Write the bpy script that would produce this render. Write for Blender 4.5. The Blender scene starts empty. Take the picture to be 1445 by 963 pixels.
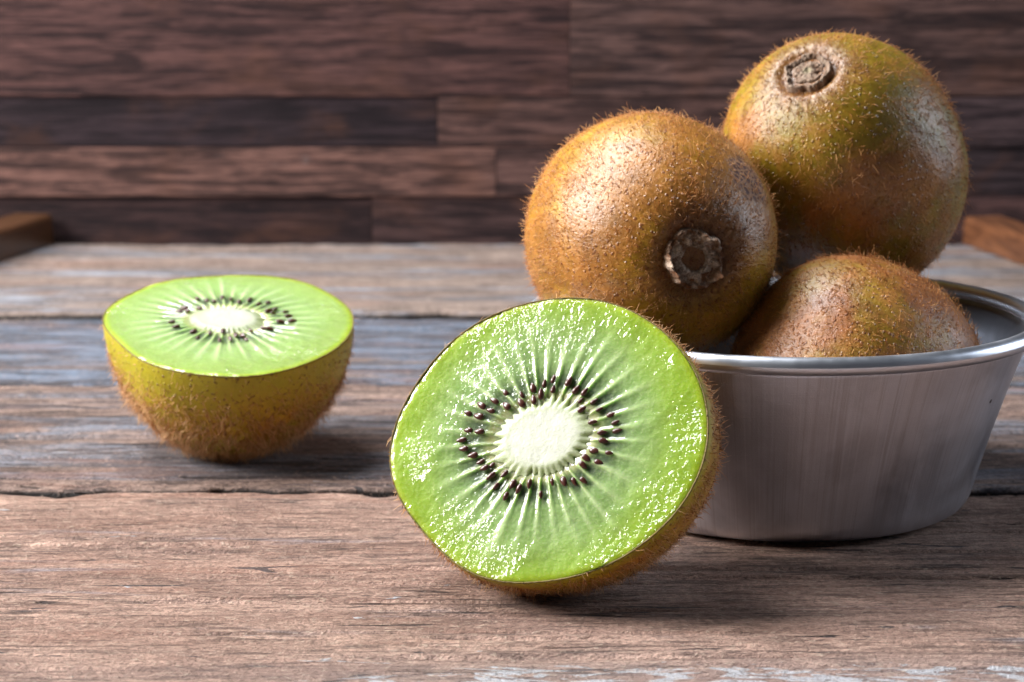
import bpy, math, random
import numpy as np
from mathutils import Vector, Matrix

sc = bpy.context.scene
COL = sc.collection
R_ = math.radians

# ------------------------------------------------------------------ camera
PITCH = R_(11.3); FPX = 2900.0; CAMH = 0.122
cd = bpy.data.cameras.new('camera'); cam = bpy.data.objects.new('camera', cd); COL.objects.link(cam)
cam.location = (0, 0, CAMH); cam.rotation_euler = (math.pi/2 - PITCH, 0, 0)
cd.sensor_width = 36; cd.lens = FPX/1445*36; cd.clip_start = 0.01; cd.clip_end = 20
cd.dof.use_dof = True; cd.dof.focus_distance = 0.385; cd.dof.aperture_fstop = 27
cd.dof.aperture_blades = 7
sc.camera = cam

# ------------------------------------------------------------------ world, lamps, exposure
w = bpy.data.worlds.new("World"); sc.world = w; w.use_nodes = True
w.node_tree.nodes['Background'].inputs[0].default_value = (0.55, 0.58, 0.66, 1)
w.node_tree.nodes['Background'].inputs[1].default_value = 0.09
def area(name, loc, target, sx, sy, power, col):
    l = bpy.data.lights.new(name, 'AREA'); l.shape = 'RECTANGLE'; l.size = sx; l.size_y = sy
    l.energy = power; l.color = col
    o = bpy.data.objects.new(name, l); COL.objects.link(o); o.location = loc
    o.rotation_euler = (Vector(target)-Vector(loc)).to_track_quat('-Z', 'Y').to_euler()
    return o
area('window_light', (-0.66, 0.42, 0.42), (0.0, 0.42, 0.02), 0.34, 0.36, 16.0, (1.0, 0.975, 0.95))
area('side_light', (0.80, 0.62, 0.26), (0.08, 0.44, 0.05), 0.26, 0.34, 2.5, (0.80, 0.88, 1.0))
area('overhead_fill', (-0.30, 0.64, 0.74), (-0.05, 0.38, 0.0), 0.42, 0.26, 11.5, (0.95, 0.97, 1.0))  # unseen fill added overhead to brighten the tabletop
sc.view_settings.view_transform = 'Standard'; sc.view_settings.look = 'None'
sc.view_settings.exposure = 0.0; sc.view_settings.gamma = 1
sc.render.engine = 'CYCLES'
sc.cycles.max_bounces = 8; sc.cycles.use_denoising = True

CU = np.array((0, math.sin(PITCH), math.cos(PITCH))); CB = np.array((0, -math.cos(PITCH), math.sin(PITCH)))
CX = np.array((1.0, 0, 0)); CO = np.array((0, 0, CAMH))
def ray(px, py):
    return CX*(px-722.5)/FPX - CU*(py-481.5)/FPX - CB
def at(px, py, D):
    d = ray(px, py); return CO + d*(D/d[1])
def tabD(py):
    d = ray(722, py); return CO[2]/-d[2]*d[1]
def camv(x, y, z):
    v = CX*x + CU*y + CB*z; return v/np.linalg.norm(v)

# ------------------------------------------------------------------ numpy noise
def _h(ix, iy, iz, s):
    h = (ix*np.int64(374761393) + iy*np.int64(668265263) + iz*np.int64(1274126177) + np.int64(s*974634777)) & 0xffffffff
    h = ((h ^ (h >> 13))*np.int64(1274126177)) & 0xffffffff
    h = ((h ^ (h >> 16))*np.int64(668265263)) & 0xffffffff
    h = h ^ (h >> 15)
    return (h & 0xffffff)/float(0xffffff)*2-1
def vn(x, y, z, s=0):
    x, y, z = np.broadcast_arrays(np.asarray(x, float), np.asarray(y, float), np.asarray(z, float))
    ix = np.floor(x).astype(np.int64); iy = np.floor(y).astype(np.int64); iz = np.floor(z).astype(np.int64)
    fx, fy, fz = x-ix, y-iy, z-iz
    ux, uy, uz = [f*f*f*(f*(f*6-15)+10) for f in (fx, fy, fz)]
    r = 0
    for a in (0, 1):
        for b in (0, 1):
            for c in (0, 1):
                r = r + _h(ix+a, iy+b, iz+c, s)*(ux if a else 1-ux)*(uy if b else 1-uy)*(uz if c else 1-uz)
    return r
def fbm(x, y, z, s=0, o=4):
    r = 0; a = 1.0; t = 0
    for i in range(o):
        r = r + a*vn(x*2**i, y*2**i, z*2**i, s+i*7); t += a; a *= .5
    return r/t
def sst(a, b, x):
    t = np.clip((x-a)/(b-a), 0, 1); return t*t*(3-2*t)
def mixc(a, b, t):
    t = np.asarray(t)[..., None]; return np.asarray(a)*(1-t) + np.asarray(b)*t

# ------------------------------------------------------------------ mesh helpers
def mesh_np(name, V, quads=None, tris=None, mat=None, parent=None, col=None, smooth=True, attrs=None):
    me = bpy.data.meshes.new(name)
    V = np.asarray(V, np.float32).reshape(-1, 3)
    q = np.zeros((0, 4), np.int32) if quads is None else np.asarray(quads, np.int32).reshape(-1, 4)
    t = np.zeros((0, 3), np.int32) if tris is None else np.asarray(tris, np.int32).reshape(-1, 3)
    me.vertices.add(len(V)); me.vertices.foreach_set('co', V.ravel())
    me.loops.add(q.size + t.size); me.loops.foreach_set('vertex_index', np.concatenate([q.ravel(), t.ravel()]))
    me.polygons.add(len(q)+len(t))
    ls = np.concatenate([np.arange(len(q))*4, q.size + np.arange(len(t))*3]).astype(np.int32)
    me.polygons.foreach_set('loop_start', ls)
    me.polygons.foreach_set('use_smooth', np.full(len(q)+len(t), smooth))
    me.update(calc_edges=True)
    if col is not None:
        c = np.ones((len(V), 4), np.float32); c[:, :3] = np.asarray(col).reshape(-1, 3)
        a = me.color_attributes.new('tint', 'FLOAT_COLOR', 'POINT'); a.data.foreach_set('color', c.ravel())
    for k, v in (attrs or {}).items():
        a = me.attributes.new(k, 'FLOAT', 'POINT'); a.data.foreach_set('value', np.asarray(v, np.float32).ravel())
    o = bpy.data.objects.new(name, me); COL.objects.link(o)
    if mat: me.materials.append(mat)
    if parent: o.parent = parent
    return o
def gridq(n, m, wrap=False, off=0):
    """quads of an n x m vertex grid; wrap closes the second axis"""
    i = np.arange(n-1)[:, None]; j = np.arange(m if wrap else m-1)[None, :]
    j2 = (j+1) % m
    return np.stack(np.broadcast_arrays(i*m+j, i*m+j2, (i+1)*m+j2, (i+1)*m+j), -1).reshape(-1, 4) + off
def box(name, x0, x1, y0, y1, z0, z1, mat, parent=None, bevel=.0006):
    V = [(x, y, z) for x in (x0, x1) for y in (y0, y1) for z in (z0, z1)]
    F = [(0, 1, 3, 2), (4, 6, 7, 5), (0, 4, 5, 1), (2, 3, 7, 6), (0, 2, 6, 4), (1, 5, 7, 3)]
    o = mesh_np(name, V, F, mat=mat, parent=parent, smooth=False)
    m = o.modifiers.new('bevel', 'BEVEL'); m.width = bevel; m.segments = 2
    return o
def thing(name, label, cat, loc=(0, 0, 0), group=None, rot=None):
    o = bpy.data.objects.new(name, None); COL.objects.link(o); o.empty_display_size = .01
    o.location = loc; o['label'] = label; o['category'] = cat
    if group: o['group'] = group
    if rot is not None: o.rotation_mode = 'QUATERNION'; o.rotation_quaternion = rot
    return o

# ------------------------------------------------------------------ node helper
class G:
    def __init__(s, name):
        s.m = bpy.data.materials.new(name); s.m.use_nodes = True; s.t = s.m.node_tree
        s.t.nodes.clear(); s.out = s.t.nodes.new('ShaderNodeOutputMaterial')
        s.b = s.t.nodes.new('ShaderNodeBsdfPrincipled'); s.t.links.new(s.b.outputs[0], s.out.inputs[0])
    def put(s, sock, v):
        if isinstance(v, bpy.types.NodeSocket): s.t.links.new(v, sock)
        elif v is not None:
            if isinstance(v, tuple) and len(v) == 3 and sock.type == 'RGBA': v = v+(1,)
            sock.default_value = v
    def n(s, ty, ins=None, **kw):
        nd = s.t.nodes.new('ShaderNode'+ty)
        for k, v in kw.items(): setattr(nd, k, v)
        for k, v in (ins or {}).items(): s.put(nd.inputs[k], v)
        return nd
    def set(s, **kw):
        for k, v in kw.items(): s.put(s.b.inputs[k.replace('_', ' ')], v)
    def coord(s, scale=(1, 1, 1), loc=(0, 0, 0)):
        c = s.n('TexCoord').outputs['Object']
        return s.n('Mapping', {'Vector': c, 'Scale': scale, 'Location': loc}).outputs[0]
    def noise(s, vec, scale=1, detail=4, rough=.55, dist=0):
        return s.n('TexNoise', {'Vector': vec, 'Scale': scale, 'Detail': detail, 'Roughness': rough, 'Distortion': dist}).outputs['Fac']
    def ramp(s, f, a, b, lo=0., hi=1.):
        return s.n('MapRange', {'Value': f, 'From Min': a, 'From Max': b, 'To Min': lo, 'To Max': hi}, interpolation_type='SMOOTHSTEP').outputs[0]
    def math(s, op, a, b=0., c=None):
        ins = {0: a, 1: b}
        if c is not None: ins[2] = c
        return s.n('Math', ins, operation=op).outputs[0]
    def mix(s, f, a, b, mode='MIX'):
        nd = s.n('Mix', None, data_type='RGBA', blend_type=mode)
        s.put(nd.inputs[0], f); s.put(nd.inputs[6], a); s.put(nd.inputs[7], b)
        return nd.outputs[2]
    def bump(s, h, dist, strength=1., nrm=None):
        nd = s.n('Bump', {'Height': h, 'Distance': dist, 'Strength': strength})
        if nrm is not None: s.put(nd.inputs['Normal'], nrm)
        return nd.outputs[0]
    def attr(s, name, out='Color'):
        return s.n('Attribute', None, attribute_name=name).outputs[out]
    def xyz(s):
        return s.n('SeparateXYZ', {0: s.n('TexCoord').outputs['Object']}).outputs

# ------------------------------------------------------------------ materials: weathered planks
def plank_mat(name, seed, light, dark, blue, blue_amt, paint_y=None, pit=1.0, stain=.35):
    g = G(name); o3 = (seed*1.7, seed*.37, seed*.9)
    def N(sc_, detail=5, rough=.6, dist=0, k=1.):
        return g.noise(g.coord(sc_, tuple(a*k for a in o3)), 1, detail, rough, dist)
    broad = N((11, 55, 20), 6, .66, .5, 1.3)
    fib = N((55, 430, 60), 6, .72, .5, 2.1)
    fine = N((300, 1500, 400), 5, .75, .3, 3.3)
    grain = N((1500, 2300, 2000), 4, .75, 0, .7)
    blot = N((120, 200, 90), 5, .7, .6, 4.1)
    c = g.mix(g.ramp(broad, .36, .62), dark, light)
    c = g.mix(g.ramp(blot, .35, .62, .45, 0.), c, tuple(x*.75 for x in dark))
    c = g.mix(g.ramp(blot, .55, .72, 0., .5), c, tuple(min(1, x*1.28) for x in light))
    c = g.mix(g.ramp(fib, .38, .52, .85, 0.), c, tuple(x*.40 for x in dark))
    c = g.mix(g.ramp(fine, .34, .52, .60, 0.), c, tuple(x*.38 for x in dark))
    c = g.mix(g.ramp(fine, .54, .72, 0., .45), c, tuple(min(1, x*1.5) for x in light))
    # grey-blue remains of old paint
    bm = N((7, 55, 10), 7, .66, .8, 4.7)
    bm2 = g.math('MULTIPLY', g.ramp(bm, .60-.22*blue_amt, .70-.22*blue_amt), g.ramp(fib, .34, .52, .35, 1.))
    bc = g.mix(g.ramp(N((30, 200, 30), 5, .7, 0, 6.1), .42, .58), blue, tuple(min(.7, x*2.6+.04) for x in blue))
    c = g.mix(g.math('MULTIPLY', bm2, min(1., .55+.4*blue_amt)), c, bc)
    # dark weather stains
    st = g.math('MULTIPLY', g.ramp(N((13, 75, 10), 6, .7, .9, 11.3), .51, .58), g.ramp(fib, .56, .40, .35, 1.))
    c = g.mix(g.math('MULTIPLY', st, stain), c, (.055, .045, .050))
    # rusty pink tinge
    c = g.mix(g.ramp(N((14, 90, 20), 4, .6, .3, 9.1), .52, .7, 0, .45), c, (.42, .20, .135), 'MIX')
    # pits and hairline cracks
    cr = N((26, 430, 10), 4, .6, 1.2, 5.9)
    crm = g.math('MULTIPLY', g.ramp(cr, .345, .39, 1., 0.), g.ramp(N((24, 60, 10), 3, .5, 0, 2.9), .40, .55, 0., 1.))
    crm = g.math('MULTIPLY', crm, pit)
    c = g.mix(crm, c, (.022, .016, .018))
    pk = N((55, 300, 10), 3, .5, .5, 8.3)
    pkm = g.ramp(pk, .68, .70)
    c = g.mix(g.math('MULTIPLY', pkm, .85), c, (.035, .035, .045))
    # pale paint chips
    pt = N((60, 260, 10), 5, .65, .9, 7.7)
    thr = .69
    pm = g.ramp(pt, thr, thr+.02)
    if paint_y is not None:
        y = g.xyz()[1]
        near = g.ramp(y, paint_y[0], paint_y[1], 1., 0.)
        x = g.xyz()[0]
        near = g.math('MULTIPLY', near, g.ramp(x, -.07, .01, .25, 1.))
        pt2 = N((75, 330, 10), 6, .7, 1.1, 1.9)
        lim = g.math('SUBTRACT', .80, g.math('MULTIPLY', near, .31))
        pm = g.math('MAXIMUM', pm, g.ramp(g.math('SUBTRACT', pt2, lim), 0., .015))
        c = g.mix(g.math('MULTIPLY', near, .35), c, (.33, .30, .32))
    c = g.mix(g.math('MULTIPLY', pm, .88), c, (.72, .74, .80))
    c = g.mix(g.ramp(grain, .36, .50, .60, 0.), c, tuple(x*.3 for x in dark))
    c = g.mix(g.ramp(g.xyz()[2], -.0016, -.0006, .97, 0.), c, (.012, .009, .008))   # shade of the plank joints, put into the colour by depth
    gr2 = N((750, 1150, 900), 3, .65, .3, 12.7)
    c = g.mix(g.ramp(gr2, .34, .44, .62, 0.), c, tuple(x*.28 for x in dark))
    c = g.mix(g.ramp(gr2, .56, .68, 0., .4), c, tuple(min(.85, x*1.35) for x in light))
    h = g.math('MULTIPLY_ADD', gr2, .55, g.math('MULTIPLY', fib, .45))
    h = g.math('MULTIPLY_ADD', fine, .50, h)
    h = g.math('MULTIPLY_ADD', grain, .42, h)
    h = g.math('MULTIPLY_ADD', crm, -.9, h)
    h = g.math('MULTIPLY_ADD', pkm, -.4, h)
    h = g.math('MULTIPLY_ADD', pm, .25, h)
    g.set(Base_Color=c, Roughness=g.ramp(fib, .3, .7, .78, .56), Specular_IOR_Level=.38, Normal=g.bump(h, .0034, 1.0))
    return g.m

def plank(name, y0, y1, mat, seed, parent, x0=-.34, x1=.34, zoff=0., fine=True):
    dx = .0014 if fine else .0022; dy = .0007 if fine else .0016
    nx = int((x1-x0)/dx); ny = int((y1-y0)/dy)
    xs = np.linspace(x0, x1, nx)
    T = .022; r = .0009
    prof = [(0, -T, 0), (0, -.012, 0), (0, -.006, 0), (0, -.0035, 0)]
    for a in np.linspace(0, math.pi/2, 6): prof.append((r*(1-math.cos(a)), -r*(1-math.sin(a)), 0))
    top = np.linspace(r, (y1-y0)-r, ny)[1:-1]
    P = [(p[0], p[1]) for p in prof] + [(t, 0) for t in top] + [((y1-y0)-p[0], p[1]) for p in prof[::-1]]
    P = np.array(P)
    yy = y0 + P[:, 0][None, :]; zz = P[:, 1][None, :] + zoff
    X = np.repeat(xs[:, None], len(P), 1); Y = np.broadcast_to(yy, X.shape).copy(); Z = np.broadcast_to(zz, X.shape).copy()
    d = np.minimum(Y-y0, y1-Y)
    edge = np.exp(-(d/.004)**2)
    sgn = np.where(Y-y0 < y1-Y, 1., -1.)
    # wavering, chipped edges
    wob = fbm(X*14, sgn*3.1, seed*5., 3, 4)*.0014 + np.maximum(0, fbm(X*70, sgn*9.1, seed*2., 5, 4)-.12)*.006
    Y += sgn*edge*(wob)
    deepm = (P[:, 1][None, :] > -.004)
    Z += -edge*np.abs(fbm(X*50, Y*260, seed, 9, 3))*.0016*deepm
    # weathered relief running with the grain
    rel = fbm(X*18, Y*420, seed*3., 13, 4)*.00020 + fbm(X*8, Y*110, seed, 17, 3)*.00028
    cr = fbm(X*9, Y*330, seed*7.7, 23, 3)
    rel -= sst(.30, .5, cr)*.0008
    Z += rel*deepm
    V = np.stack([X, Y, Z], -1)
    n, m = X.shape
    q = gridq(n, m)
    tri = []
    caps = []
    for base in (0, (n-1)*m):     # end caps: strips between front and back side
        k = m//2
        for j in range(k-1): caps.append((base+j, base+j+1, base+m-2-j, base+m-1-j))
    q = np.concatenate([q, np.array(caps)])
    return mesh_np(name, V, q, mat=mat, parent=parent)

D345, D443, D542, D690 = tabD(345), tabD(444), tabD(541), tabD(691)
WALLY = D345 + .001
table = thing('wooden_table', 'weathered plank tabletop in pinkish brown wood with grey-blue paint remains', 'table', (0, .5, -.02))
def under(o):
    o.parent = table; o.matrix_parent_inverse = Matrix.Translation((0, -.5, .02)); return o
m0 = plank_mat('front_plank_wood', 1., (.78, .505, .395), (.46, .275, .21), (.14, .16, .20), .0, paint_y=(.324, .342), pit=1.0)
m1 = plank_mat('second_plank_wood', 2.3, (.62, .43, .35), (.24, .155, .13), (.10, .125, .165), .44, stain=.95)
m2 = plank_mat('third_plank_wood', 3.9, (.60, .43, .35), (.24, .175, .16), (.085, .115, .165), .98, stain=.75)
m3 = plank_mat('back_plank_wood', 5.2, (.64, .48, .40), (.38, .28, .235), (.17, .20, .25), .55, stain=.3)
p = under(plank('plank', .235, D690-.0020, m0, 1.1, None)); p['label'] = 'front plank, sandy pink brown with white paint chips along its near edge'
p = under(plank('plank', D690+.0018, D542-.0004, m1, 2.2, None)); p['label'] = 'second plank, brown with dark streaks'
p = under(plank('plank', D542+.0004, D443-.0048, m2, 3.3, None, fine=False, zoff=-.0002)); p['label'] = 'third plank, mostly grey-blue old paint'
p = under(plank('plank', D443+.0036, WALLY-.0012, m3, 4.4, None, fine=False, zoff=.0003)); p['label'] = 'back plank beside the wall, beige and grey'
gd = G('dark_underframe_wood'); gd.set(Base_Color=(.05, .035, .03, 1), Roughness=.85)
for x in (-.25, 0., .25): under(box('underframe', x-.02, x+.02, .24, WALLY-.01, -.045, -.0225, gd.m))
under(box('gap_light_blocker', -.335, .335, .238, WALLY-.004, -.0222, -.0212, gd.m, bevel=.0001))  # unseen dark sheet added to stop light coming up through the plank gaps

# ------------------------------------------------------------------ wall of boards
gw = G('wall_board_wood')
oi = gw.n('ObjectInfo')
off = gw.math('MULTIPLY', oi.outputs['Random'], 37.)
cv = gw.n('TexCoord').outputs['Object']
cvo = gw.n('VectorMath', {0: cv, 1: gw.n('CombineXYZ', {0: off, 1: off, 2: off}).outputs[0]}, operation='ADD').outputs[0]
def WN(s, d=5, r=.6, dist=0.):
    return gw.noise(gw.n('Mapping', {'Vector': cvo, 'Scale': s}).outputs[0], 1, d, r, dist)
tint = oi.outputs['Color']
wa = WN((22, 60, 330), 7, .70, .8); wb = WN((60, 60, 900), 4, .65); wc = WN((26, 30, 40), 4, .55, .4); wd_ = WN((35, 30, 70), 5, .6, 1.)
wc_ = gw.mix(gw.ramp(wa, .43, .57), gw.mix(1., tint, (1.38, 1.34, 1.32), 'MULTIPLY'), gw.mix(.64, tint, (.014, .010, .014)))
wc_ = gw.mix(gw.ramp(wc, .5, .7, 0, .38), wc_, (.30, .145, .09))
wc_ = gw.mix(gw.ramp(wb, .36, .6, .6, 0.), wc_, (.02, .015, .02))
wc_ = gw.mix(gw.ramp(wd_, .69, .76, 0, .5), wc_, (.42, .34, .33))
gw.set(Base_Color=gw.mix(1., wc_, (.36, .325, .325), 'MULTIPLY'), Roughness=.8, Specular_IOR_Level=.15, Normal=gw.bump(wb, .0006, .7))
wall = thing('plank_wall', 'dark reddish brown wall of horizontal wooden boards behind the table', 'wall', (0, WALLY+.012, 0))
def wz(py):   # height on the wall of a picture row
    d = ray(722, py); return CO[2] + d[2]/d[1]*WALLY
def wx(px): return at(px, 300, WALLY)[0]
def board(xa, xb, ya, yb, col, dy):
    x0 = -.36 if xa is None else wx(xa); x1 = .36 if xb is None else wx(xb)
    o = box('board', x0+.00008, x1-.00008, WALLY-dy, WALLY+.012, wz(ya)+.00025, wz(yb)-.00025, gw.m, bevel=.0003)
    o.parent = wall; o.matrix_parent_inverse = Matrix.Translation((0, -WALLY-.012, 0))
    o.color = (*col, 1)
DK = (.06, .045, .052); MD = (.17, .105, .092); LT = (.27, .165, .135); RD = (.15, .085, .078)
board(None, 525, 400, 278, (.085, .052, .052), .0); board(525, 1130, 400, 278, (.14, .088, .085), .0004); board(1130, None, 400, 278, (.20, .12, .115), .0002)
board(None, 700, 278, 208, (.34, .20, .165), .0012); board(700, 1290, 278, 208, (.27, .165, .145), .0009); board(1290, None, 278, 208, (.09, .07, .08), .0)
board(None, 619, 208, 137, (.062, .045, .055), .0002); board(619, 1245, 208, 137, (.25, .15, .13), .0010); board(1245, None, 208, 137, (.15, .11, .12), .0007)
board(None, 803, 137, -4, (.20, .11, .10), .0008); board(803, None, 137, -4, (.22, .14, .125), .0008)
board(None, 300, -4, -75, MD, .0005); board(300, 1000, -4, -75, DK, .0003); board(1000, None, -4, -75, LT, .0006)
board(None, 700, -75, -146, LT, .0005); board(700, None, -75, -146, MD, .0002)
board(None, 420, -146, -217, DK, .0005); board(420, None, -146, -217, MD, .0003)

# wooden battens standing along both ends of the table
def batten(foot_a, foot_b, hgt, wid, mat, label):
    a = np.array((foot_a[0], foot_a[1])); b = np.array((foot_b[0], foot_b[1]))
    d = (b-a)/np.linalg.norm(b-a); nrm = np.array((d[1], -d[0]))
    if (nrm[0] > 0) != (a[0] > 0): nrm = -nrm
    V = []
    L = np.linalg.norm(b-a)
    sec = [(0, .0008), (0, hgt-.002), (.0006, hgt-.0006), (.002, hgt), (wid-.002, hgt), (wid-.0006, hgt-.0006), (wid, hgt-.002), (wid, .0008)]
    for s in np.linspace(0, L, 14):
        for (u, z) in sec:
            pt = a + d*s + nrm*u; V.append((pt[0], pt[1], z))
    q = gridq(14, len(sec), True).tolist()
    k = len(sec)
    V = np.array(V)
    o = mesh_np('wooden_batten', V, q, mat=mat, smooth=False)
    me = o.data
    bm_ = __import__('bmesh').new(); bm_.from_mesh(me); bm_.verts.ensure_lookup_table()
    bm_.faces.new([bm_.verts[i] for i in range(k)]); bm_.faces.new([bm_.verts[13*k+i] for i in range(k)][::-1])
    __import__('bmesh').ops.recalc_face_normals(bm_, faces=bm_.faces[:]); bm_.to_mesh(me); bm_.free()
    o['label'] = label; o['category'] = 'batten'; o['group'] = 'wooden battens at the ends of the table'
    return o
gb = G('batten_wood'); bn = gb.noise(gb.coord((300, 20, 300)), 1, 5, .6)
gb.set(Base_Color=gb.mix(gb.ramp(bn, .35, .65), (.075, .028, .012), (.15, .058, .024)), Roughness=.38, Normal=gb.bump(bn, .0004, .5))
gdk = G('shaded_batten_wood'); bdn = gdk.noise(gdk.coord((300, 20, 300)), 1, 5, .6)  # the left batten's shade is put into this darker wood colour
gdk.set(Base_Color=gdk.mix(bdn, (.035, .015, .006), (.085, .035, .014)), Roughness=.28, Specular_IOR_Level=.6, Normal=gdk.bump(bdn, .0003, .4))
batten((-.181, WALLY-.004), (-.214, .66), .0125, .017, gdk.m, 'shade-darkened brown wooden batten at the left end of the table by the wall')
batten((.178, WALLY-.004), (.208, .66), .0115, .017, gb.m, 'orange brown wooden batten at the right end of the table behind the fruit')

# ------------------------------------------------------------------ metal bowl
gm = G('brushed_aluminium')
mx = gm.xyz()
ang = gm.math('ARCTAN2', mx[1], mx[0])
cyl = gm.n('CombineXYZ', {0: gm.math('MULTIPLY', ang, .045), 1: mx[2], 2: gm.math('SQRT', gm.math('ADD', gm.math('MULTIPLY', mx[0], mx[0]), gm.math('MULTIPLY', mx[1], mx[1])))}).outputs[0]
def CN(s, d=4, r=.6, dist=0., loc=(0, 0, 0)):
    return gm.noise(gm.n('Mapping', {'Vector': cyl, 'Scale': s, 'Location': loc}).outputs[0], 1, d, r, dist)
vs = CN((2600, 26, 26), 3, .6, .2, (5, 2, 8)); horiz = CN((40, 5200, 5200), 3, .7); vert = CN((420, 9, 9), 4, .6, .5); vert2 = CN((110, 14, 14), 4, .6, .6, (3, 1, 2)); blot = CN((60, 60, 60), 5, .6, .4); tiny = CN((3000, 5000, 3000), 2, .6)
gi = G('shaded_inner_aluminium'); gin = gi.noise(gi.coord((300, 300, 300)), 1, 4, .6); gi.set(Base_Color=(.20, .215, .25, 1), Metallic=1., Roughness=gi.ramp(gin, .3, .7, .34, .5))  # inside of the bowl: its shade is put into a darker metal colour
scr = CN((700, 70, 70), 3, .5, 1.5, (7, 7, 7))
bc = gm.mix(gm.ramp(blot, .35, .65), (.60, .625, .69), (.76, .79, .87))
bc = gm.mix(gm.ramp(vert, .50, .72, 0, .16), bc, (.36, .33, .33))
bc = gm.mix(gm.ramp(vs, .52, .72, 0, .35), bc, (.40, .38, .40))
bc = gm.mix(gm.ramp(vs, .46, .30, 0, .4), bc, (.86, .88, .95))
bc = gm.mix(gm.ramp(vert2, .55, .7, 0, .3), bc, (.70, .72, .80))
sp = gm.n('TexVoronoi', {'Vector': cyl, 'Scale': 90.}); spm = gm.ramp(sp.outputs['Distance'], .035, .05, 1., 0.)
bc = gm.mix(spm, bc, (.03, .025, .03))
ro = gm.math('ADD', gm.ramp(blot, .3, .7, .30, .42), gm.ramp(vert2, .5, .7, 0., .10))
hh = gm.math('MULTIPLY_ADD', horiz, .6, gm.math('MULTIPLY', tiny, .5)); hh = gm.math('MULTIPLY_ADD', blot, .6, hh)
gm.set(Base_Color=bc, Metallic=1., Roughness=ro, Normal=gm.bump(hh, .00012, .5))
bowl_c = at(1100, 455, .442)
BX, BY = bowl_c[0]+.0001, .4378
def lathe(prof, n, wob=0.):
    prof = np.array(prof); a = np.linspace(0, 2*math.pi, n, endpoint=False)
    r = prof[:, 0][:, None]*(1+wob*np.sin(2*a+.6)[None, :]); z = np.repeat(prof[:, 1][:, None], n, 1)
    return np.stack([r*np.cos(a), r*np.sin(a), z], -1), gridq(len(prof), n, True)
def crv(pts, n=6):     # smooth a profile by Catmull-Rom
    P = [np.array(p) for p in pts]; P = [2*P[0]-P[1]] + P + [2*P[-1]-P[-2]]; out = []
    for i in range(1, len(P)-2):
        for t in np.linspace(0, 1, n, endpoint=False):
            a, b, c, d = P[i-1:i+3]
            out.append(.5*((2*b)+(-a+c)*t+(2*a-5*b+4*c-d)*t*t+(-a+3*b-3*c+d)*t**3))
    out.append(P[-2]); return np.array(out)
bowl = thing('metal_bowl', 'round brushed aluminium bowl with rolled rim holding three whole kiwis', 'bowl', (BX, BY, 0))
outer = crv([(.0005, .0012), (.020, .0011), (.0325, .0006), (.0380, .0007), (.0405, .0028), (.0420, .0080), (.0448, .0175), (.0486, .0290), (.0517, .0373)])
inner = crv([(.0509, .0377), (.0478, .0291), (.0440, .0177), (.0411, .0084), (.0394, .0044), (.0360, .0022), (.020, .0020), (.0005, .0020)])
V, q = lathe(np.concatenate([outer, inner]), 200, .004)
bb = mesh_np('bowl_body', V, q, mat=gm.m, parent=bowl)
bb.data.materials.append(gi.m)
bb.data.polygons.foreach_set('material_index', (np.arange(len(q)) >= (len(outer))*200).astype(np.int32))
rr = .00175
V, q = lathe([(.0530+rr*1.02*math.cos(t), .0386+rr*math.sin(t)) for t in np.linspace(0, 2*math.pi, 20)], 240, .004)
gr = G('polished_rim_aluminium'); gn = gr.noise(gr.coord((160, 160, 160)), 1, 5, .6)
gr.set(Base_Color=(.80, .84, .92, 1), Metallic=1., Roughness=gr.ramp(gn, .3, .7, .32, .42), Normal=gr.bump(gn, .00004, .3))
mesh_np('rim', V, q, mat=gr.m, parent=bowl)

bowl.scale = (1.015, 1.015, 1.042)
# ------------------------------------------------------------------ fuzz
gf = G('kiwi_fuzz'); gf.set(Base_Color=gf.attr('tint'), Roughness=.55, Specular_IOR_Level=.35)
gf.set(Transmission_Weight=0.)
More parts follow.
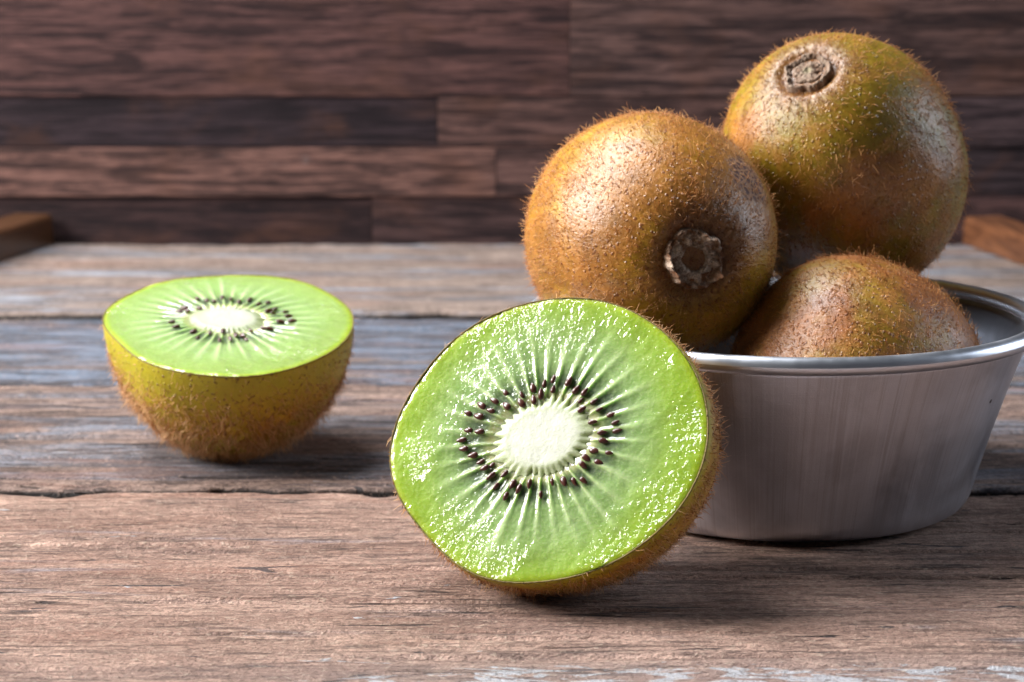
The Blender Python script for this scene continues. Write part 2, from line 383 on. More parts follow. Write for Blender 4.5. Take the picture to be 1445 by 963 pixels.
# thin hairs let light through
tr = gf.n('BsdfTranslucent', {'Color': gf.attr('tint')}); mxs = gf.n('MixShader', {0: .35, 1: gf.b.outputs[0], 2: tr.outputs[0]})
gf.t.links.new(mxs.outputs[0], gf.out.inputs[0])
def fuzz(V, Q, parent, N, seed, wfun=None, lfun=None, axis=(0, 0, -1), colfun=None, wid=1.0, longshare=.28):
    rng = np.random.default_rng(seed)
    V = np.asarray(V).reshape(-1, 3); A = V[Q]
    nr = np.cross(A[:, 2]-A[:, 0], A[:, 3]-A[:, 1]); ar = np.linalg.norm(nr, axis=1)+1e-16; nr = nr/ar[:, None]
    c = A.mean(1)
    sign = np.sign((nr*c).sum(1).mean()); nr = nr*sign
    wgt = ar*(wfun(c) if wfun else 1.)
    f = rng.choice(len(Q), N, p=wgt/wgt.sum())
    u, v = rng.random(N)[:, None], rng.random(N)[:, None]
    a = A[f]; P = (a[:, 0]*(1-u)+a[:, 1]*u)*(1-v) + (a[:, 3]*(1-u)+a[:, 2]*u)*v
    n = nr[f]
    P = P - n*.00005
    lg = rng.random(N) < longshare
    L = np.where(lg, rng.uniform(.0012, .0026, N), rng.uniform(.0003, .0009, N))*(lfun(P) if lfun else 1.)
    W = np.where(lg, rng.uniform(.000038, .000062, N), rng.uniform(.00006, .00010, N))*wid
    ax = np.array(axis, float); tdir = ax[None, :] - n*(n@ax)[:, None]
    tdir /= np.linalg.norm(tdir, axis=1)[:, None]+1e-9
    rnd = rng.normal(size=(N, 3)); rnd -= n*(rnd*n).sum(1)[:, None]
    # clumps share their lean
    cl = np.stack([vn(P[:, 0]*260, P[:, 1]*260, P[:, 2]*260, s) for s in (1, 2, 3)], -1)
    d = n*rng.uniform(.35, 1.05, N)[:, None] + tdir*.35 + rnd*.36 + cl*.6
    d /= np.linalg.norm(d, axis=1)[:, None]
    bend = rnd[::-1]*.28 + tdir*.2 - n*.22
    S = [0, .38, .74, 1.]
    R = []
    up = np.cross(d, n + .01); up /= np.linalg.norm(up, axis=1)[:, None]+1e-9
    sd = np.cross(d, up)
    for k, s in enumerate(S):
        ctr = P + (d*s + bend*s*s)*L[:, None]
        if k == 3: R.append(ctr[:, None, :]); break
        rad = (W*(1-.55*s))[:, None]
        ring = [ctr + (up*math.cos(t)+sd*math.sin(t))*rad for t in (0, 2.094, 4.189)]
        R.append(np.stack(ring, 1))
    HV = np.concatenate(R, 1)        # N x 10 x 3
    loc = []
    for k in (0, 1):
        for j in range(3): loc.append((k*3+j, k*3+(j+1) % 3, k*3+3+(j+1) % 3, k*3+3+j))
    tl = [(6, 7, 9), (7, 8, 9), (8, 6, 9)]
    base = (np.arange(N)*10)[:, None, None]
    q = (np.array(loc)[None]+base).reshape(-1, 4); t = (np.array(tl)[None]+base).reshape(-1, 3)
    k = rng.random(N)
    cA = np.array((.26, .085, .022)); cB = np.array((.54, .25, .085)); cC = np.array((.86, .60, .34))
    hc = np.where((k < .55)[:, None], mixc(cA, cB, rng.random(N)), mixc(cB, cC, rng.random(N)))
    hc = np.where(lg[:, None], mixc(cB, cC, rng.random(N)), hc)
    if colfun is not None: hc = colfun(P, hc)
    tc = np.repeat(hc[:, None, :], 10, 1); tc[:, 6:] *= 1.12
    o = mesh_np('fuzz', HV, q, t, mat=gf.m, parent=parent, col=np.clip(tc, 0, 1))
    o['kind'] = 'stuff'
    return o

# ------------------------------------------------------------------ kiwi skin
def skin_mat(name, seed, brown, olive, oliv_amt, speck=1., scab=None, rough=.40, limecut=None):
    g = G(name); so = (seed*.31, seed*.17, seed*.53)
    def N(s, d=4, r=.6, dist=0., k=1.): return g.noise(g.coord((s, s, s), tuple(a*k for a in so)), 1, d, r, dist)
    lo = N(42, 4, .55, .3); mid = N(190, 5, .6, .3, 2.); hi = N(1300, 4, .65, 0, 3.); hi2 = N(3300, 2, .6, 0, 3.7)
    xs = g.xyz()
    c = g.mix(g.ramp(lo, .56-.16*oliv_amt, .70-.16*oliv_amt), brown, olive)
    c = g.mix(g.ramp(mid, .40, .68, 0, .55), c, tuple(min(1, x*1.5+.02) for x in brown))
    c = g.mix(g.ramp(mid, .30, .50, .45, 0), c, tuple(x*.5 for x in brown))
    lo2 = N(75, 5, .65, .5, 6.6)
    c = g.mix(g.ramp(lo2, .54, .70, 0, .55), c, tuple(x*.42 for x in brown))
    c = g.mix(g.ramp(lo2, .40, .30, 0, .30), c, (.46, .31, .17))
    # streaks running from stem to tip
    an = g.math('ARCTAN2', xs[1], xs[0])
    sv = g.n('CombineXYZ', {0: g.math('SINE', an), 1: g.math('COSINE', an), 2: g.math('MULTIPLY', xs[2], 9.)}).outputs[0]
    st = g.noise(g.n('Mapping', {'Vector': sv, 'Scale': (34, 34, 30)}).outputs[0], 1, 3, .6)
    rad = g.attr('stemd', 'Fac')
    c = g.mix(g.math('MULTIPLY', g.ramp(st, .42, .66), g.ramp(rad, .2, .75, .6, .12)), c, tuple(x*.45 for x in brown))
    c = g.mix(g.ramp(hi, .35, .65, .28, 0), c, tuple(x*.4 for x in brown))
    # reddish ring of felt round the stem
    c = g.mix(g.ramp(rad, .16, .52, .80, 0.), c, g.mix(hi, (.10, .035, .014), (.26, .105, .04)))
    # specks
    sv1 = g.n('TexVoronoi', {'Vector': g.coord((1, 1, 1), so), 'Scale': 900., 'Randomness': 1.})
    sm = g.math('MULTIPLY', g.ramp(sv1.outputs['Distance'], .20, .36, 1., 0.), g.ramp(N(700, 2, .5, 0, 5.), .42, .58))
    c = g.mix(g.math('MULTIPLY', sm, .8*speck), c, (.19, .058, .02))
    sv2 = g.n('TexVoronoi', {'Vector': g.coord((1, 1, 1), so), 'Scale': 620., 'Randomness': 1.})
    s2 = g.math('MULTIPLY', g.ramp(sv2.outputs['Distance'], .12, .26, 1., 0.), g.ramp(mid, .45, .6))
    c = g.mix(g.math('MULTIPLY', s2, .7*speck), c, (.40, .16, .06))
    h = g.math('MULTIPLY', hi, .55); h = g.math('MULTIPLY_ADD', sm, .8, h); h = g.math('MULTIPLY_ADD', mid, 1.2, h); h = g.math('MULTIPLY_ADD', s2, .6, h)
    h = g.math('MULTIPLY_ADD', hi2, .35, h); h = g.math('MULTIPLY_ADD', st, .35, h)
    ro = g.ramp(hi, .3, .7, rough-.05, rough+.13)
    if scab is not None:
        dv = g.n('VectorMath', {0: g.n('TexCoord').outputs['Object'], 1: tuple(scab[:3])}, operation='DISTANCE').outputs['Value']
        wv = g.math('ADD', dv, g.math('MULTIPLY', g.math('SUBTRACT', N(330, 3, .6, 0, 8.), .5), .006))
        msk = g.ramp(wv, scab[3]*.6, scab[3], 1., 0.)
        ve = g.n('TexVoronoi', {'Vector': g.coord((1, 1, 1)), 'Scale': 640.}, feature='DISTANCE_TO_EDGE')
        cell = g.math('MULTIPLY', g.ramp(ve.outputs['Distance'], .10, .20), msk)
        ro = g.math('ADD', ro, g.math('MULTIPLY', msk, .35))
        c = g.mix(g.math('MULTIPLY', msk, .7), c, (.34, .18, .11))
        c = g.mix(g.math('MULTIPLY', cell, .95), c, (.09, .028, .024))
        h = g.math('MULTIPLY_ADD', cell, -1.4, h)
    if limecut is not None:
        lm = g.ramp(g.attr('cutd', 'Fac'), 0., limecut, 1., 0.)
        c = g.mix(g.math('MULTIPLY', lm, .82), c, g.mix(g.math('MULTIPLY', sm, .8), (.40, .37, .006), (.14, .05, .01)))
        c = g.mix(g.ramp(g.attr('cutd', 'Fac'), .0001, .0006, .9, 0.), c, (.10, .065, .012))
    if limecut is not None:
        ro = g.math('ADD', ro, g.ramp(g.attr('cutd', 'Fac'), .0002, .0012, .35, 0.))
    g.set(Base_Color=c, Roughness=ro, Specular_IOR_Level=.62, Subsurface_Weight=.12, Subsurface_Scale=.001,
          Sheen_Weight=0., Sheen_Roughness=.4, Sheen_Tint=(1., .8, .6, 1), Normal=g.bump(h, .00022, 1.))
    g.b.inputs['Subsurface Radius'].default_value = (1., .6, .15)
    return g.m

gs = G('dry_stem_scar'); sn = gs.noise(gs.coord((2600, 2600, 2600)), 1, 4, .7); sn2 = gs.noise(gs.coord((700, 700, 700)), 1, 4, .7)
gs.set(Base_Color=gs.mix(gs.ramp(sn, .35, .65, .55, 0), gs.attr('tint'), (.03, .018, .014)), Roughness=.8, Specular_IOR_Level=.3,
       Normal=gs.bump(gs.math('ADD', sn, sn2), .0003, .8))

def surf_frame(n):
    return Vector(n).to_track_quat('Z', 'Y')
def whole_kiwi(label, px, py, D, R, a, stem, seed, mat, scarR, scar_style, spin=0., nf=9500, taper=.05, wfun=None, lfun=None, colfun=None):
    c = at(px, py, D)
    q = surf_frame(stem) @ Matrix.Rotation(spin, 3, 'Z').to_quaternion()
    root = thing('whole_kiwi', label, 'kiwi', tuple(c), 'whole kiwis piled in the metal bowl', q)
    nt, nph = 170, 300
    t = np.linspace(0.0005, math.pi-.0005, nt)[:, None]; ph = np.linspace(0, 2*math.pi, nph, endpoint=False)[None, :]
    st_, ct = np.sin(t), np.cos(t)
    rho = R*np.sign(st_)*np.abs(st_)**.93*(1-taper*ct)
    z = a*np.sign(ct)*np.abs(ct)**.96
    X = rho*np.cos(ph); Y = rho*np.sin(ph); Z = z+0*ph
    lump = 1 + .016*fbm(X*38, Y*38, Z*38, seed, 3) + .0011*fbm(X*260, Y*260, Z*260, seed+5, 3)
    X, Y, Z = X*lump, Y*lump, Z*lump
    rr_ = np.sqrt(X**2+Y**2)
    top = (ct > 0)
    Z = Z - top*(.0022*np.exp(-(rr_/(scarR*1.15))**2))                       # hollow that carries the stem scar
    Z = Z - top*.0009*np.exp(-((rr_-scarR*1.0)/(scarR*.22))**2)
    an = np.arctan2(Y, X)
    Z = Z + top*.00006*np.sin(an*23+3*vn(np.cos(an)*2, np.sin(an)*2, 0, seed))*np.exp(-((rr_-scarR*1.5)/(scarR*.5))**2)
    V = np.stack([X, Y, Z], -1)
    Q = gridq(nt, nph, True)
    stemd = np.where(top, rr_/R*1.0, 2.0)
    mesh_np('skin', V, Q, mat=mat, parent=root, attrs={'stemd': stemd})
    # dried stem scar: polar relief
    n1, n2 = 46, 150
    s = np.linspace(.002, 1., n1)[:, None]; b = np.linspace(0, 2*math.pi, n2, endpoint=False)[None, :]
    cb, sb = np.cos(b), np.sin(b)
    rag = 1 + .26*fbm(cb*2.2, sb*2.2, seed*1.1, seed+40, 3) + .05*fbm(cb*8, sb*8, 0, seed+41, 2)*.4
    r = s*scarR*rag
    zb = float(a)-.0022+.0001
    x, y = r*cb, r*sb
    nzn = fbm(x*900, y*900, 1.3, seed+50, 4); nz2 = fbm(x*2600, y*2600, 4.3, seed+51, 3)
    inner = np.exp(-((s-.44)/.09)**2); outer_ = np.exp(-((s-.88)/.075)**2)
    flap = np.maximum(0, fbm(cb*1.7, sb*1.7, 2., seed+60, 3)-.02)*1.5
    if scar_style == 0:     # open cup with curled rim flaps
        hgt = -.0012*np.exp(-(s/.36)**4) + .0005*inner + outer_*(.0003+.0042*flap) + .0003*sst(.45, .6, s)
        hgt += .0011*nzn*sst(.3, .5, s) + .0004*nz2
        col = mixc((.36, .22, .14), (.72, .57, .45), np.clip(.5+nzn*1.6, 0, 1)+0*b)
        col = mixc(col, (.065, .05, .012), np.exp(-(s/.37)**6)+0*b)
        col = mixc(col, (.20, .085, .035), np.clip(outer_*(.6+fbm(cb*5, sb*5, 0, seed+70, 2)*1.5), 0, 1))
    else:                   # cracked corky disc
        crk = np.abs(fbm(cb*1.9+s*.6, sb*1.9, s*2.2, seed+61, 2)); cr = np.exp(-(crk/.035)**2)*sst(.1, .3, s)
        ringc = np.exp(-((s-.66-.05*fbm(cb*2, sb*2, 0, seed+3, 2))/.055)**2)
        hgt = .0007 + .0006*np.exp(-(s/.3)**2) - .0006*np.exp(-(s/.14)**2) - .0016*ringc*(.4+.9*np.clip(.5+1.5*vn(cb*1.3, sb*1.3, 0, seed+8), 0, 1)) - .0009*cr + .0006*outer_ + .0005*nzn + .0002*nz2
        col = mixc((.20, .115, .07), (.44, .33, .245), np.clip(.5+nzn*1.4, 0, 1)+0*b)
        col = mixc(col, (.03, .016, .012), np.clip(ringc*.95+cr*.9, 0, 1))
        col = mixc(col, (.34, .29, .18), np.exp(-(s/.20)**4)+0*b)
    hgt = hgt - .0016*sst(.94, 1., s)
    SV = np.stack([x, y, zb+hgt+0*b], -1)
    mesh_np('stem_scar', SV, gridq(n1, n2, True), mat=gs.m, parent=root, col=col)
    def W(P):
        rx = np.sqrt(P[:, 0]**2+P[:, 1]**2)/R; rx = np.where(P[:, 2] > 0, rx, 3)
        w_ = sst(.85*scarR/R, 1.05*scarR/R, rx)*(.45+1.0*np.exp(-((rx-.3)/.16)**2)) + .35*np.clip(fbm(P[:, 0]*110, P[:, 1]*110, P[:, 2]*110, seed, 2)*2+.1, -.4, 1)
        w_ = np.maximum(w_, .04*(rx > scarR/R))
        return w_*(wfun(P) if wfun else 1)
    def colnear(P, hc):
        rx = np.where(P[:, 2] > 0, np.sqrt(P[:, 0]**2+P[:, 1]**2)/R, 3)
        hc = hc*np.array((.92, .78, .58))[None]
        return hc*(1-np.array((.55, .62, .62))[None]*(1-sst(.25, .55, rx))[:, None])
    colfun = colnear
    fuzz(V, Q, root, nf, seed, W, lfun, colfun=colfun, wid=1.1, longshare=.34)
    return root, c, q

BR = (.30, .145, .040); OL = (.30, .205, .018)
scab_dir = None
A_stem = camv(.25, -.20, .947)
mA = None
# scab on the nearer whole kiwi, placed in the fruit's own coordinates
def local_dir(stem, spin, v):
    q = surf_frame(stem) @ Matrix.Rotation(spin, 3, 'Z').to_quaternion()
    return q.inverted() @ Vector(v)
sl = local_dir(A_stem, 0., camv(.70, .42, .56))
mA = skin_mat('kiwi_skin_golden', 3.3, (.34, .138, .016), (.44, .26, .005), .8, scab=(sl.x*.0277, sl.y*.0277, sl.z*.0277, .0072), rough=.31)
mB = skin_mat('kiwi_skin_olive', 11.7, (.34, .135, .016), (.27, .195, .003), .95, speck=.6, rough=.31)
mC = skin_mat('kiwi_skin_russet', 23.1, (.30, .105, .022), (.30, .18, .006), .4, speck=1.0, rough=.36)
KA, cA, _ = whole_kiwi('golden brown whole kiwi with its open stem scar facing the camera, left in the bowl', 920, 337, .440, .0268, .0290, A_stem, 3, mA, .0064, 0, nf=12500)
KB, cB, _ = whole_kiwi('olive brown whole kiwi on top of the pile with a cracked corky stem scar', 1189, 233, .470, .0274, .0324, camv(-.36, .60, .71), 12, mB, .0057, 1, nf=9500)
KC, cC, _ = whole_kiwi('fuzzy russet whole kiwi sunk low in the bowl behind the rim, stem hidden', 1214, 541, .4275, .0260, .0274, camv(.86, -.34, -.38), 27, mC, .0050, 1, nf=12000, taper=.08)

# ------------------------------------------------------------------ cut kiwis
def flesh_mat(name, wet, sc_):
    g = G(name); col = g.attr('tint')
    wm = g.attr('wet', 'Fac')
    v1 = g.noise(g.coord((1500, 1500, 1500)), 1, 3, .6); v2 = g.noise(g.coord((1050, 1050, 1050), (3, 3, 3)), 1, 1.2, .5, .6)
    vp = g.noise(g.n('VectorMath', {0: g.attr('pol', 'Vector'), 1: (1., 1., 1.)}, operation='MULTIPLY').outputs[0], 1, 1.5, .5, .2)
    c = g.mix(g.ramp(v1, .45, .75, 0, .2), col, (.52, .66, .28))
    nb = g.bump(v1, .00010*wet, 1.)
    hw = g.math('ADD', g.math('MULTIPLY', v2, wm), g.math('MULTIPLY', g.math('MULTIPLY', vp, .9), wm))
    nb2 = g.bump(hw, .00042*wet, 1.)
    g.set(Base_Color=c, Roughness=.4, Specular_IOR_Level=.12, Normal=nb, Coat_Weight=1., Coat_Roughness=.05, Coat_IOR=1.5, Coat_Normal=nb2,
          Subsurface_Weight=.75, Subsurface_Scale=.0032)
    g.b.inputs['Subsurface Radius'].default_value = (.55, 1., .28)
    return g.m
gseed = G('kiwi_seed'); ns = gseed.noise(gseed.coord((900, 900, 900)), 1, 3, .5)
gseed.set(Base_Color=gseed.mix(ns, (.022, .007, .005), (.11, .026, .016)), Roughness=.30, Specular_IOR_Level=.5, Coat_Weight=.35, Coat_Roughness=.06)
core_m = G('kiwi_core'); cn = core_m.noise(core_m.coord((2200, 2200, 2200)), 1, 3, .6)
core_m.set(Base_Color=core_m.mix(core_m.math('MULTIPLY', core_m.ramp(cn, .55, .8, 0, .4), core_m.math('GREATER_THAN', core_m.attr('k', 'Fac'), .9)), core_m.attr('tint'), (.72, .73, .66)), Roughness=.36, Specular_IOR_Level=.4, Subsurface_Weight=.7, Subsurface_Scale=.003,
           Coat_Weight=.12, Coat_Roughness=.3, Normal=core_m.bump(cn, .00013, .8))
core_m.b.inputs['Subsurface Radius'].default_value = (.9, 1., .6)

def seed_mesh():
    n1, n2 = 10, 12
    t = np.linspace(0.02, math.pi-.02, n1)[:, None]; b = np.linspace(0, 2*math.pi, n2, endpoint=False)[None, :]
    x = -np.cos(t)+0*b; r = np.sin(t)*(1-.28*np.cos(math.pi-t))      # fat outer end, pointed inner end
    V = np.stack([x*.00106, r*np.cos(b)*.00056, r*np.sin(b)*.00046], -1)
    return V, gridq(n1, n2, True)
SEEDV, SEEDQ = seed_mesh()

def half_kiwi(name, label, c, n, R, a, outline, seedpts, seedn, core_px, core_r, seed, wet, nr, nth, skinmat, nloc, fleshmat, fz, wfun=None, lfun=None, colfun=None, outer_col=(.225, .345, .022), bulge=0., hw=1., ls=.28, corek=1.):
    c = np.array(c); n = np.array(n)/np.linalg.norm(n)
    # face axes: e1 to the right in the picture, e2 up
    e1 = CX - n*(CX@n); e1 /= np.linalg.norm(e1); e2 = np.cross(n, e1)
    M = Matrix(((e1[0], e2[0], n[0]), (e1[1], e2[1], n[1]), (e1[2], e2[2], n[2])))
    root = thing(name, label, 'cut kiwi', tuple(c), 'kiwi halves', M.to_quaternion())
    def toface(px, py):
        d = ray(px, py); s = ((c-CO)@n)/(d@n); p_ = CO + d*s - c; return p_@e1, p_@e2
    th = np.linspace(0, 2*math.pi, nth, endpoint=False)
    o2 = np.array([toface(*p_) for p_ in outline]); oa = np.arctan2(o2[:, 1], o2[:, 0]) % (2*math.pi); orr = np.hypot(o2[:, 0], o2[:, 1])
    k = np.argsort(oa); oa = oa[k]; orr = orr[k]
    oa3 = np.concatenate([oa-2*math.pi, oa, oa+2*math.pi]); or3 = np.tile(orr, 3)
    rb = np.interp(th, oa3, or3)
    F = np.fft.rfft(rb); F[9:] = 0; rb = np.fft.irfft(F, nth)
    Rm = rb.mean(); print(name, 'mean radius', Rm, 'range', rb.min(), rb.max())
    # ---- skin: bowl of the half, with the same outline at the cut
    ns_ = 130; t = np.linspace(0, math.pi/2-.0005, ns_)[:, None]
    blend = np.cos(t)**.5
    rho = (rb[None, :]*blend + Rm*(1-blend))*np.cos(t)**.90*(1+bulge*np.sin(2*t)); z = -a*np.sin(t)**1.06
    X = rho*np.cos(th); Y = rho*np.sin(th); Z = z+0*th[None, :]
    lump = 1 + (.016*fbm(X*38, Y*38, Z*38, seed, 3) + .0011*fbm(X*260, Y*260, Z*260, seed+5, 3))*sst(0, .4, t)
    X, Y, Z = X*lump, Y*lump, Z*lump
    lip = []
    for (s_, dz) in ((.991, -.0004), (.991, -.00008), (.994, -.00002), (.998, -.00004)):
        lip.append(np.stack([X[0]*s_, Y[0]*s_, np.full(nth, dz)], -1))
    ragg = fbm(np.cos(th)*40, np.sin(th)*40, 0, seed+2, 3)*.00012
    for l in lip[1:]: l[:, 2] += ragg
    body = np.stack([X, Y, Z], -1)
    V = np.concatenate([np.array(lip), body], 0)
    wzmin = (body.reshape(-1, 3)@np.array(M)[2]).min()+c[2]; print('lowest', wzmin)
    cutd = np.concatenate([np.zeros((4, nth)), (-Z)], 0)
    stemd = np.full(cutd.shape, 2.)
    mesh_np('skin', V, gridq(len(V), nth, True), mat=skinmat, parent=root, attrs={'cutd': cutd, 'stemd': stemd})
    # ---- flesh: closed solid, cut face in relief
    cx, cy = toface(*core_px)
    s = np.concatenate([np.linspace(.0, .93, nr-8)[1:], np.linspace(.93, 1., 10)[1:]])
    s = np.concatenate([[.0008], s]); nrr = len(s)
    S = s[:, None]
    # centre the polar grid on the core, run out to the outline
    ex = rb*.992*np.cos(th); ey = rb*.992*np.sin(th)
    FX = cx*(1-S)+S*ex[None, :]; FY = cy*(1-S)+S*ey[None, :]
    dx, dy = FX-cx, FY-cy; aa = np.arctan2(dy, dx); rr2 = np.hypot(dx, dy)/Rm
    cr_ = core_r[0]*core_r[1]/np.sqrt((core_r[1]*np.cos(aa-core_r[2]))**2+(core_r[0]*np.sin(aa-core_r[2]))**2)   # core radius (of Rm) by direction
    u = rr2/cr_                                             # 1 on the core's edge
    # locules
    phase = aa*nloc + 1.5*vn(np.cos(aa)*3, np.sin(aa)*3, .5, seed+9) + .5*vn(np.cos(aa)*6, np.sin(aa)*6, rr2*4, seed+11)
    sept = .5+.5*np.cos(phase)                                # 1 on the pale walls
    sept = sept**2.6
    fib2 = .5+.5*vn(np.cos(aa)*46, np.sin(aa)*46, rr2*3, seed+15)
    amp = sst(.92, 1.12, u)*(1-sst(.52, .88, rr2+.10*vn(np.cos(aa)*5, np.sin(aa)*5, 1, seed+16)))
    locmod = .55+.45*vn(np.cos(aa)*7, np.sin(aa)*7, 0, seed+21)
    inner_c = np.array((.235, .35, .115)); pale = np.array((.42, .51, .27)); deep = np.array((.12, .24, .045)); outc = np.array(outer_col); corec = np.array((.50, .54, .36))
    col = mixc(inner_c, outc, sst(.55, .98, rr2+.05*fbm(FX*170, FY*170, 0, seed+30, 3)))
    loc_ = (1-sept)*amp
    col = mixc(col, deep, np.clip(loc_*.55*(.5+.7*locmod), 0, 1))
    col = mixc(col, pale, np.clip(sept*amp*.60*(.6+.5*fib2)+.22*fib2*amp, 0, 1))
    # grey-dark seed chambers
    dark = (1-sept)**.8*np.exp(-((u-1.42)/.34)**2)*np.clip(.55+.6*locmod, 0, 1)
    col = mixc(col, (.055, .085, .045), np.clip(dark*1.05, 0, .92))
    tan = np.exp(-((u-1.06)/.13)**2)*(1-sept*.6)
    col = mixc(col, (.42, .36, .14), np.clip(tan*.5, 0, 1))
    col = mixc(col, corec, 1-sst(.80, 1.10+.16*fib2, u))
    rim_ = sst(.93, .995, S+0*aa)
    col = mixc(col, (.27, .37, .012), rim_*.9)
    col = col*(1+.08*fbm(FX*500, FY*500, 2., seed+31, 3))[..., None]
    rngl = fbm(FX*700, FY*700, 1., seed+32, 4)
    zf = .00009*(sept*2-1)*amp + .00007*rngl*sst(1., 1.4, u) + .00030*fbm(FX*120, FY*120, 3., seed+33, 3) - .00012*sst(.97, 1., S+0*aa)
    zf += -.0009*np.exp(-(u/1.0)**8) - .00022*dark
    wetv = .55+.75*sst(.55, .95, rr2)+.25*amp*sept
    wetv = wetv*(.16+1.0*sst(-.14, .42, fbm(FX*75, FY*75, 5., seed+36, 3)-.10*sst(-.2, .8, (FX+FY)/Rm)))
    wetv = wetv*np.where(u < 1.1, .6, 1.)
    zt = zf
    # underside, inside the skin
    nb_ = 26; tb = np.linspace(.03, math.pi/2-.001, nb_)[:, None]
    bz = -(a-.0012)*np.sin(tb); bx = ex[None, :]*np.cos(tb)**.95*.995; by = ey[None, :]*np.cos(tb)**.95*.995
    FV = np.concatenate([np.stack([FX, FY, zt], -1), np.stack([bx, by, bz+0*bx], -1)], 0)
    fcol = np.concatenate([col, np.broadcast_to(outc, (nb_, nth, 3))], 0); fw = np.concatenate([wetv, np.full((nb_, nth), .5)], 0)
    Qf = gridq(len(FV), nth, True)
    flesh = mesh_np('flesh', FV, Qf, mat=fleshmat, parent=root, col=np.clip(fcol, 0, 1), attrs={'wet': fw})
    pv = flesh.data.attributes.new('pol', 'FLOAT_VECTOR', 'POINT')
    pol = np.concatenate([np.stack([np.cos(aa)*26, np.sin(aa)*26, rr2*11], -1), np.zeros((nb_, nth, 3))], 0)
    pv.data.foreach_set('vector', pol.astype(np.float32).ravel())
    # ---- core: pale plug with ragged rays
    nc, nca = 34, 200
    sa = np.linspace(.002, 1, nc)[:, None]; ta = np.linspace(0, 2*math.pi, nca, endpoint=False)[None, :]
    cr2 = core_r[0]*core_r[1]/np.sqrt((core_r[1]*np.cos(ta-core_r[2]))**2+(core_r[0]*np.sin(ta-core_r[2]))**2)*Rm
    ph2 = ta*nloc + 1.5*vn(np.cos(ta)*3, np.sin(ta)*3, .5, seed+9)
    cr2 = cr2*(1.0+sa**5*(.07*np.cos(ph2)+.10*vn(np.cos(ta)*12, np.sin(ta)*12, 0, seed+44)+.05*vn(np.cos(ta)*3, np.sin(ta)*3, 0, seed+45)))
    x = cx+cr2*sa*np.cos(ta); y = cy+cr2*sa*np.sin(ta)
    zc = .00022+.00006*fbm(x*400, y*400, 0, seed+46, 3)-.0005*sst(.74, 1., sa)
    cc = mixc((.56, .575, .48), (.38, .45, .22), sst(.55, 1., sa)+0*ta)
    cc = cc*(1+.10*fbm(x*900, y*900, 0, seed+47, 3))[..., None]*corek
    zb2 = np.stack([cx+(x-cx)*.98, cy+(y-cy)*.98, -.004+0*x], -1)[::-1]
    CV = np.concatenate([np.stack([x, y, zc], -1), zb2], 0)
    mesh_np('core', CV, gridq(2*nc, nca, True), mat=core_m.m, parent=flesh, col=np.concatenate([cc, cc[::-1]], 0), attrs={'k': np.full(len(CV)*nca, corek)})
    # ---- seeds
    rng = random.Random(seed)
    pts = []
    for (sx, sy, k_) in seedpts:
        fx, fy = toface(sx, sy); pts.append((fx, fy, k_))
    for i in range(seedn):
        al = 2*math.pi*i/seedn + rng.uniform(-.07, .07)
        cr1 = core_r[0]*core_r[1]/math.sqrt((core_r[1]*math.cos(al-core_r[2]))**2+(core_r[0]*math.sin(al-core_r[2]))**2)*Rm
        rr3 = cr1*rng.uniform(1.16, 1.62)
        pts.append((cx+rr3*math.cos(al), cy+rr3*math.sin(al), rng.choice((1, 1, .9, .6))))
    me = None
    for (fx, fy, k_) in pts:
        al = math.atan2(fy-cy, fx-cx)+rng.uniform(-.16, .16)
        if me is None:
            so = mesh_np('seed', SEEDV, SEEDQ, mat=gseed.m, parent=flesh); me = so.data
        else:
            so = bpy.data.objects.new('seed', me); COL.objects.link(so); so.parent = flesh
        so.location = (fx, fy, .00022 if k_ >= .9 else -.00012)
        sx_ = rng.uniform(.74, 1.08)*(.8+.2*k_)
        so.rotation_euler = (rng.uniform(-.4, .4), rng.uniform(-.15, .15), al)
        so.scale = (sx_, sx_*rng.uniform(.85, 1.15), sx_)
    Q = gridq(len(body), nth, True)
    fuzz(body, Q, root, fz, seed, wfun, lfun, colfun=colfun, wid=hw, longshare=ls)
    return root

Z = 4.377
SD = [(620,155,1),(715,170,1),(493,210,1),(543,248,1),(497,283,1),(422,303,1),(330,322,1),(255,290,1),(232,352,1),(175,318,1),(92,367,1),(158,385,1),(162,480,1),(52,533,1),(65,587,1),
 (122,627,1),(193,705,1),(233,755,1),(317,742,1),(235,685,.6),(165,665,.6),(368,805,1),(405,835,1),(325,880,1),(472,803,1),(542,870,1),(612,793,1),(683,788,.9),(748,790,1),(806,783,1),
 (822,643,1),(803,688,1),(897,668,.6),(963,612,1),(868,595,.6),(927,537,1),(920,487,1),(1010,472,.6),(1003,424,1),(973,373,.6),(903,343,1),(862,422,1),(795,343,1),(812,235,1),(868,290,.6),
 (785,285,.6),(755,218,.6),(615,215,.6),(560,180,.6),(318,235,.6),(420,250,.6),(90,470,.6),(262,815,.6)]
SD = [(640+x/Z, 500+y/Z, k) for x, y, k in SD]
OUT1 = [(550,650),(557,595),(590,540),(625,492),(660,465),(700,442),(760,425),(820,420),(870,430),(920,455),(960,492),(990,545),(1000,600),(990,660),(960,715),(910,765),(850,800),(790,818),(740,822),(680,816),(630,785),(590,742),(560,700)]
fm1 = flesh_mat('wet_kiwi_flesh', 1.0, 1.)
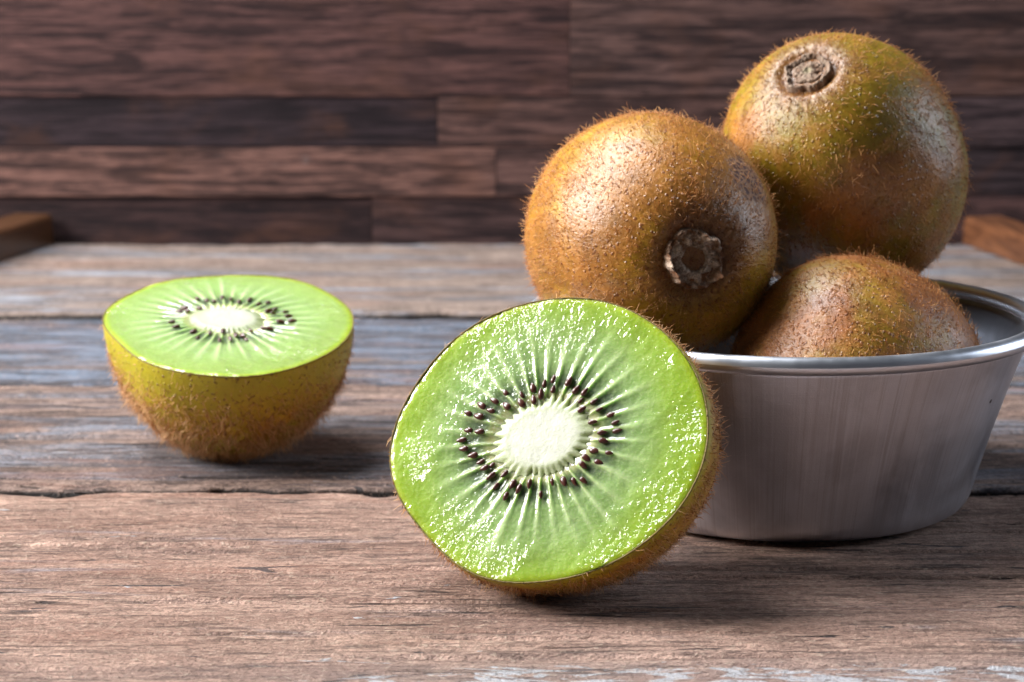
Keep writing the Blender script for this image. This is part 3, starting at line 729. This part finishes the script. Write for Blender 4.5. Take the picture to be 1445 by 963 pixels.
fm2 = flesh_mat('soft_kiwi_flesh', .45, 1.)
sk1 = skin_mat('cut_kiwi_skin_amber', 31.3, (.46, .20, .018), (.48, .30, .010), .8, speck=.9, limecut=.0045)
sk2 = skin_mat('cut_kiwi_skin_olive', 41.9, (.50, .24, .018), (.50, .39, .005), 1.1, speck=1.2, limecut=.018)
n1 = camv(-.34, .34, .875)
c1 = at(776, 625, .3685)
def wf1(P): return sst(.0006, .004, -P[:, 2])*.9+.25
half_kiwi('halved_kiwi', 'large upright kiwi half leaning back, its wet green cut face towards the camera', c1, n1, .0283, .0305, OUT1, SD, 0, (765, 617), (.335, .255, .15), 51, 1., 230, 760, sk1, 34, fm1, 13000, wf1, hw=1.25, ls=.4, bulge=.06)
s3 = 3.0095
OUT2 = [(72,262),(100,220),(200,160),(300,120),(420,97),(560,87),(700,85),(840,92),(960,125),(1060,175),(1120,225),(1143,280),(1120,340),(1060,400),(950,455),(800,500),(660,517),(500,508),(370,488),(270,460),(180,400),(110,335)]
OUT2 = [(120+x/s3, 360+y/s3) for x, y in OUT2]
SD2 = [(475,188),(583,182),(620,190),(655,200),(700,192),(778,205),(780,240),(808,232),(852,245),(830,285),(880,283),(785,315),(705,325),(670,345),(685,362),(617,360),(572,365),(585,328),(530,335),(478,355),(460,328),(385,308),(367,287),(435,240),(400,243),(484,228),(515,195),(548,198),(420,228),(740,210),(760,315),(800,250),(865,262),(640,345)]
SD2 = [(120+x/s3, 360+y/s3, 1) for x, y in SD2]
n2 = np.array((.045, -.225, .973))
c2 = at(322.5, 460, .4735)
def wf2(P): return sst(.002, .018, -P[:, 2])*1.0+.06
def lf2(P): return .85+.55*sst(.005, .02, -P[:, 2])
half_kiwi('halved_kiwi', 'kiwi half resting on its rounded fuzzy end with the cut face up, at left', c2, n2, .029, .0312, OUT2, SD2, 0, (320, 450), (.30, .26, .0), 77, .45, 120, 420, sk2, 36, fm2, 14000, wf2, lf2, hw=1.4, ls=.5, corek=.70, outer_col=(.215, .31, .075))
